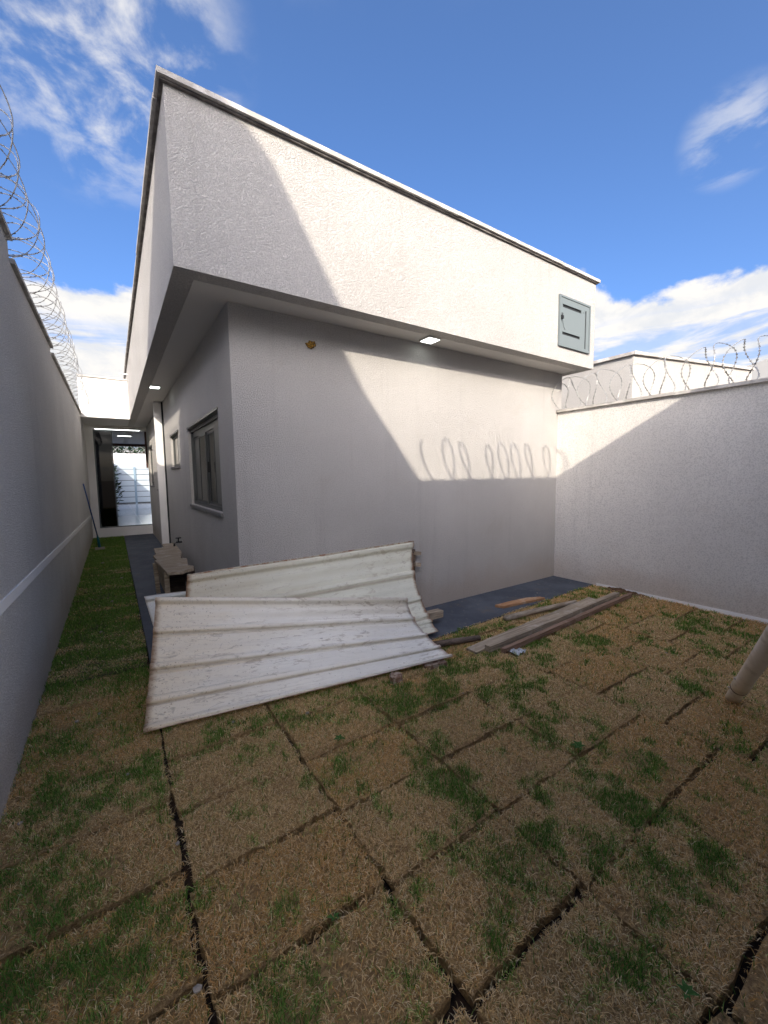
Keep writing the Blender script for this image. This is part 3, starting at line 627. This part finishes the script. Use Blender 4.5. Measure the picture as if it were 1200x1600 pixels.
# ------------------------------------------------------------------ meter cabinet on the parapet
cab = empty('meter_cabinet', (5.2, YF, 3.2), 'grey steel cabinet with dark slots mounted at the right end of the parapet', 'cabinet')
x0, x1, z0, z1 = 4.885, 5.60, 3.225, 3.86; y_ = YF
bm = bmesh.new()
for d in ((x0, x1, z1 - .025, z1), (x0, x1, z0, z0 + .025), (x0, x0 + .025, z0 + .025, z1 - .025), (x1 - .025, x1, z0 + .025, z1 - .025)): bx(bm, d[0], d[1], y_ - .028, y_ + .002, d[2], d[3])
wobj('frame', bm, M['steel2'], cab)
slots = [(4.955, 5.38, 3.715, 3.755), (4.955, 5.36, 3.375, 3.41), (5.475, 5.505, 3.27, 3.77), (5.43, 5.445, 3.73, 3.745)]
bm = wall_with_holes(bmesh.new(), 'y', y_ - .020, y_ - .010, x0 + .028, x1 - .028, z0 + .028, z1 - .028, slots); wobj('door', bm, M['steel'], cab)
box('back_plate', M['dark'], cab, x0 + .026, x1 - .026, y_ - .006, y_ - .001, z0 + .026, z1 - .026)
bm = bmesh.new(); bx(bm, 4.905, 4.945, y_ - .045, y_ - .021, 3.56, 3.60); tube(bm, [(4.915, y_ - .034, 3.60), (4.915, y_ - .034, 3.63), (4.935, y_ - .034, 3.63), (4.935, y_ - .034, 3.60)], .004, 6); wobj('padlock', bm, M['black'], cab)
bm = bmesh.new(); tube(bm, [(4.925, y_ - .03, 3.56), (4.97, y_ - .026, 3.50), (4.975, y_ - .025, 3.47), (5.01, y_ - .025, 3.44)], .003, 5); wobj('wire_tail', bm, M['steel2'], cab)
box('hinge', M['black'], cab, x1 - .003, x1 + .008, y_ - .022, y_ - .006, 3.62, 3.66); box('hinge', M['black'], cab, x1 - .003, x1 + .008, y_ - .022, y_ - .006, 3.31, 3.35)

# tap on the side wall
tap = empty('tap', (XS, 7.2, .55), 'black plastic garden tap on the side wall above the bench', 'tap')
bm = bmesh.new(); tube(bm, [(XS + .01, 7.2, .56), (XS - .09, 7.2, .56), (XS - .12, 7.2, .54), (XS - .125, 7.2, .48)], .014, 8); wobj('spout', bm, M['black'], tap, True)
bm = bmesh.new(); tube(bm, [(XS - .06, 7.2, .57), (XS - .06, 7.2, .62)], .01, 8); bx(bm, XS - .10, XS - .02, 7.185, 7.215, .62, .635); wobj('handle', bm, M['black'], tap)
bm = bmesh.new(); tube(bm, [(XS + .001, 7.2, .56), (XS - .008, 7.2, .56)], .032, 12); wobj('flange', bm, M['white'], tap)

# ------------------------------------------------------------------ metal sheets
def sheet(name, label, TL, TR, BL, BR, sag, m, ribs, ribh=.02, flare=0.0, curl=0.0, U_=40, V_=150, skew=0.0):
    TL, TR, BL, BR = map(Vector, (TL, TR, BL, BR))
    r = empty(name, BL, label, 'metal sheet', 'loose roofing sheets leaning at the house corner')
    bm = bmesh.new(); uvl = bm.loops.layers.uv.new('UVMap'); g = []
    nrm = (TR - TL).cross(BL - TL).normalized()
    if nrm.y > 0: nrm = -nrm
    for i in range(U_ + 1):
        u = i / U_; row = []
        for j in range(V_ + 1):
            v = j / V_
            p_ = TL.lerp(TR, u).lerp(BL.lerp(BR, u), v)
            s = sag[0] * (1 - u) + sag[1] * u
            p_ = p_ - nrm * s * math.sin(math.pi * v ** .8)
            h = 0
            for c_, hw in ribs:
                t_ = abs(v - c_) / hw
                if t_ < 1: h = max(h, ribh * min(1, hw / .03) * min(1, (1 - t_) * 2.0))
            p_ = p_ + nrm * h + nrm * (.004 * math.sin(u * 9 + v * 5) + .0025 * math.sin(v * 60))
            if v > .94: p_ = p_ + nrm * flare * ((v - .94) / .06)
            p_ = p_ + nrm * curl * max(0, u - .8) ** 2 * 25 * (v - .3)
            row.append(bm.verts.new(p_))
        g.append(row)
    for i in range(U_):
        for j in range(V_):
            f = bm.faces.new((g[i][j], g[i + 1][j], g[i + 1][j + 1], g[i][j + 1]))
            for lp, (a_, b_) in zip(f.loops, ((i, j), (i + 1, j), (i + 1, j + 1), (i, j + 1))): lp[uvl].uv = (a_ / U_, b_ / V_)
    o = wobj('panel', bm, m, r, True)
    md = o.modifiers.new('thickness', 'SOLIDIFY'); md.thickness = .003; md.offset = 0
    # rolled top edge
    bm = bmesh.new(); tube(bm, [g_ for g_ in [TL.lerp(TR, i / 20) + nrm * (.004 * math.sin(i / 20 * 9)) for i in range(21)]], .006, 6); eo = wobj('folded_edge', bm, M['rust_edge'] if 'back' in label else m, r, True)
    return r
M['rust_edge'] = mat('rusty folded edge', (0.30, 0.16, 0.07), 0.8); q = NB(M['rust_edge'])
q.color(q.mix(q.rng(q.noise(q.pos(), 16, 5, .7), .42, .62), (0.52, 0.47, 0.36), (0.24, 0.10, 0.04)))
sheet('roofing_sheet', 'pale ribbed sheet end poking out left, behind the other two sheets', (.148, 3.60, .665), (.80, 3.565, .655), (.27, 3.18, .05), (.86, 3.16, .05), (.0, .0), M['sheet_c'], [(.03, .03), (.35, .03), (.66, .03), (.97, .03)], flare=0)
sheet('roofing_sheet', 'greenish cream ribbed sheet with rusty top edge at the back, leaning on the wall', (.455, 3.565, .80), (2.80, 3.585, .835), (.28, 2.93, .03), (2.545, 2.90, .045), (.05, .15), M['sheet_b'], [(.04, .028), (.31, .030), (.345, .012), (.60, .030), (.80, .025), (.87, .02)], ribh=.026, flare=.03)
sheet('roofing_sheet', 'dirty white ribbed sheet lying in front with its lower edge on the grass', (.212, 3.37, .70), (2.13, 2.84, .475), (.062, 2.775, .03), (2.29, 2.42, .045), (.03, .115), M['sheet_a'], [(.02, .03), (.27, .030), (.31, .012), (.55, .030), (.59, .012), (.79, .030), (.97, .02)], ribh=.026, flare=.02)
# timber blocks behind the right end of the back sheet
for (a, b, s, lab) in (((2.79, 3.565, .70), (2.875, 3.565, .69), .045, 'upper dusty timber block end sticking out behind the back sheet'), ((2.79, 3.56, .57), (2.865, 3.56, .56), .05, 'lower dusty timber block end sticking out behind the back sheet'), ((2.62, 3.16, .12), (2.83, 3.17, .11), .09, 'short grey block on the pavement beside the back sheet')):
    o = wobj('timber_block', plank(bmesh.new(), a, b, s, s * .8, rough=.003, seg=3), M['wood_grey']); tag(o, lab, 'timber block', 'timber blocks at the end of the back sheet')

o = wobj('timber_post', plank(bmesh.new(), (2.79, 3.59, .02), (2.79, 3.59, .74), .04, .04, up=(0, 1, 0), rough=.002), M['wood_dark']); tag(o, 'dark upright timber between the back sheet end and the wall', 'timber post')

# ------------------------------------------------------------------ rough builder's bench on the pavement
bn = empty('bench', (.6, 6.1, 0), "rough cement-dusted builder's bench of old boards on the corridor pavement", 'bench')
bm = prism(bmesh.new(), [(.46, 5.22), (.60, 5.18), (.755, 5.30), (.775, 5.44), (.72, 5.50), (.775, 6.0), (.70, 6.05), (.785, 6.6), (.80, 7.58), (.62, 7.60), (.61, 7.2), (.47, 7.18), (.455, 6.6), (.41, 6.5), (.43, 6.14), (.395, 6.1), (.42, 5.9)], 'z', .465, .5)
wobj('seat', bm, M['wood_grey'], bn, bevel=.004)
for p0, p1, nm, m_ in (((.43, 6.25, .02), (.40, 6.10, .462), 'leg', 'wood_grey'), ((.77, 5.55, .02), (.76, 5.45, .462), 'leg', 'wood_dark'), ((.47, 5.5, .02), (.47, 5.42, .462), 'leg', 'wood_grey'), ((.74, 7.3, .02), (.74, 7.2, .462), 'leg', 'wood_grey'), ((.50, 7.2, .02), (.50, 7.1, .462), 'leg', 'wood_grey')):
    wobj(nm, plank(bmesh.new(), p0, p1, .05, .035, up=(0, 1, 0), rough=.002), M[m_], bn)
bm = bmesh.new(); bx(bm, .485, .51, 5.55, 6.9, .08, .455); wobj('side_board', bm, M['wood_grey'], bn)
bm = bmesh.new(); bx(bm, .515, .73, 5.95, 5.975, .05, .455); wobj('cross_board', bm, M['wood_dark'], bn)
bm = bmesh.new(); bx(bm, .735, .76, 5.62, 6.9, .20, .455); wobj('side_board', bm, M['wood_dark'], bn)

# ------------------------------------------------------------------ broom handle, pipe, loose timber and debris
br = empty('broom', (-.42, 11.3, 0), 'blue broom handle with teal lower end leaning on the left wall by the glass door', 'broom')
wobj('handle', tube(bmesh.new(), [(-.355, 10.95, .33), (-.50, 10.25, 1.50)], .013, 8), M['blue'], br, True)
wobj('socket', tube(bmesh.new(), [(-.335, 11.05, .06), (-.355, 10.95, .34)], [.03, .017], 8), M['teal'], br, True)
box('brush', M['crumb'], br, -.42, -.24, 11.0, 11.08, .012, .065)
pp = empty('pipe', (3.51, .89, 0), 'cream plastic drain pipe stuck slantwise in the turf near the right edge', 'pipe')
A = Vector((3.515, .90, -.03)); D = Vector((-.80, -.325, .69)).normalized(); R_ = .040
wobj('tube', tube(bmesh.new(), [A, A + D * .36], R_, 24), M['pvc'], pp, True)
wobj('socket', tube(bmesh.new(), [A + D * .35, A + D * .36, A + D * .37, A + D * .48, A + D * .49, A + D * 2.3], [R_, R_ + .004, R_ + .006, R_ + .006, R_ + .002, R_ + .002], 24), M['pvc'], pp, True)
wobj('joint_ring', tube(bmesh.new(), [A + D * .352, A + D * .356], R_ + .0062, 24), M['wood_dark'], pp, True)
sdv = Vector((D.y, -D.x, 0)).normalized()
for t_ in (.30, .52): wobj('lug', tube(bmesh.new(), [A + D * t_ - sdv * (-R_ + .004), A + D * (t_ + .03) - sdv * (-R_ - .012)], [.008, .005], 8), M['pvc'], pp, True)
def solo(name, bm, m, label, cat, group=None, smooth=False): return tag(wobj(name, bm, m, None, smooth), label, cat, group)
solo('timber_beam', plank(bmesh.new(), (2.66, 2.36, .045), (5.12, 2.47, .07), .06, .055, rough=.002, seg=14), M['wood_grey'], 'long grey square timber beam lying on the turf, front one of the pair', 'timber beam', 'timber beams on the turf')
solo('timber_beam', plank(bmesh.new(), (2.76, 2.27, .03), (5.30, 2.395, .05), .042, .045, rough=.003, seg=14), M['wood_red'], 'reddish thinner timber beam tucked along the grey one', 'timber beam', 'timber beams on the turf')
solo('board', plank(bmesh.new(), (2.55, 2.45, .02), (4.75, 2.56, .055), .12, .022, rough=.004, seg=14), M['wood_grey'], 'flat grey board lying under and behind the square timber beam', 'board')
solo('pole', tube(bmesh.new(), [(3.39, 2.77, .045), (3.9, 2.71, .05), (4.50, 2.64, .045)], [.032, .03, .027], 12), M['wood_grey'], 'round grey wooden pole lying between pavement and timber beams', 'pole', None, True)
solo('stick', tube(bmesh.new(), [(2.30, 2.72, .04), (2.5, 2.66, .042), (2.80, 2.585, .035)], [.03, .03, .026], 10), M['wood_dark'], 'short round brown stick on the grass beside the sheets', 'stick', None, True)
bm = prism(bmesh.new(), [(3.66, 3.14), (3.70, 3.05), (4.20, 2.99), (4.38, 2.97), (4.36, 3.03), (4.20, 3.10), (3.95, 3.13)], 'z', .016, .042); solo('board', bm, M['wood_orange'], 'short orange-brown split board lying on the dark pavement', 'board')
solo('concrete_stub', tube(bmesh.new(), [(1.715, 2.43, -.02), (1.715, 2.43, .055), (1.715, 2.43, .06)], [.052, .05, .042], 16), M['brick'], 'small round concrete stub in the grass before the white sheet', 'stub')
bm = bmesh.new(); bx(bm, -.10, .10, -.045, .045, 0, .05); bmesh.ops.rotate(bm, verts=bm.verts, cent=(0, 0, 0), matrix=Matrix.Rotation(-.25, 3, 'Z')); bmesh.ops.translate(bm, verts=bm.verts, vec=(2.12, 2.455, -.01)); wb = wobj('brick', bm, M['brick'], None, bevel=.004); tag(wb, 'dusty brick piece under the front corner of the white sheet', 'brick')
bm = bmesh.new(); bmesh.ops.create_grid(bm, x_segments=7, y_segments=5, size=.07)
for v in bm.verts: v.co.z = random.uniform(0, .045); v.co.x += 2.86; v.co.y += 2.23
solo('plastic_scrap', bm, M['plastic'], 'crumpled clear plastic scrap beside the near end of the timbers', 'plastic scrap')
def rock(c, r_, m, flat=.6):
    bm = bmesh.new(); bmesh.ops.create_icosphere(bm, subdivisions=1, radius=r_)
    for v in bm.verts: v.co = Vector((v.co.x, v.co.y, v.co.z * flat)) * random.uniform(.7, 1.25) + Vector(c)
    return bm
crumbs = [(-.29, 3.2, .018, 'pale mortar crumb on the corridor turf below the band'), (-.17, 3.22, .016, 'pale crumb in the corridor turf close to the left corner of the white sheet'), (-.03, 2.45, .014, 'tiny pale crumb on the dark green mat by the left wall'), (-.45, 2.37, .016, 'pale crumb close against the left wall base'),
          (.135, 1.84, .014, 'pale pebble sitting in the dark seam between turf mats'), (.12, 1.25, .02, 'flat pale stone at the bottom edge of the yard between mats'), (.98, 2.42, .02, 'pale rubble bit in green grass before the white sheet'), (.55, 2.6, .02, 'pale rubble bit near the left lower edge of the white sheet'),
          (3.9, 1.45, .014, 'small white chip on the tan turf near the pipe'), (4.55, 3.2, .018, 'white chip on the dark pavement near the far corner'), (-.1, 12.9, .04, 'white lump on the turf by the door step'), (-.25, 9.2, .04, 'pale rubble on the far corridor turf'), (-.1, 6.2, .03, 'pale rubble halfway along the corridor turf'), (-.2, 5.0, .025, 'pale crumb on the near corridor turf'), (.02, 7.6, .035, 'pale rubble on corridor turf by the pavement edge'), (2.0, 2.0, .01, 'tiny grey chip in the middle of the yard turf')]
for x, y, r_, lab in crumbs: solo('rubble', rock((x, y, .014), r_ * .72, None), M['crumb'], lab, 'rubble', 'pale rubble scattered on the turf')
def weed(x, y, s, lab, n=6):
    s *= .75
    r = empty('weed', (x, y, .0), lab, 'weed', 'broad-leaved weeds in the turf'); me = None
    for k in range(n):
        a = k * 6.283 / n + random.uniform(-.3, .3); l_ = s * random.uniform(.7, 1.2); bm = bmesh.new(); d = Vector((math.cos(a), math.sin(a), .0)); p_ = Vector((x, y, .012)); sd2 = Vector((-d.y, d.x, 0))
        vs = [p_, p_ + d * l_ * .4 + sd2 * l_ * .24 + Vector((0, 0, l_ * .45)), p_ + d * l_ + Vector((0, 0, l_ * .4)), p_ + d * l_ * .4 - sd2 * l_ * .24 + Vector((0, 0, l_ * .45)), p_ + d * l_ * .5 + Vector((0, 0, l_ * .38))]
        V_ = [bm.verts.new(v) for v in vs]
        for t_ in ((0, 1, 4), (1, 2, 4), (2, 3, 4), (3, 0, 4)): bm.faces.new([V_[i] for i in t_])
        wobj('leaf', bm, M['leafm'], r)
weed(1.03, 2.05, .05, 'small broad-leaved weed in the grass before the white sheet'); weed(2.12, 1.20, .055, 'small weed in the middle of the tan turf')
weed(1.34, .40, .04, 'broad-leaved weed at the bottom edge by a dark seam'); weed(.56, 1.19, .035, 'tiny weed sprouting from the seam beside the large tan mats', 5)
# heap of red dirt against the right wall
bm = bmesh.new(); gx, gy = 10, 30; G = [[None] * (gy + 1) for _ in range(gx + 1)]
for i in range(gx + 1):
    for j in range(gy + 1):
        a_, b_ = i / gx, j / gy; hh = math.sin(math.pi * b_) * a_ ** 1.2
        G[i][j] = bm.verts.new((XR - .26 + .26 * a_, 2.15 + .85 * b_, -.01 + .055 * hh * random.uniform(.6, 1.2)))
for i in range(gx):
    for j in range(gy): bm.faces.new((G[i][j], G[i + 1][j], G[i + 1][j + 1], G[i][j + 1]))
tag(wobj('dirt_ridge', bm, M['dirt']), 'low ridge of loose red dirt along the foot of the right wall', 'dirt', kind='stuff')
print('blades', nblades)
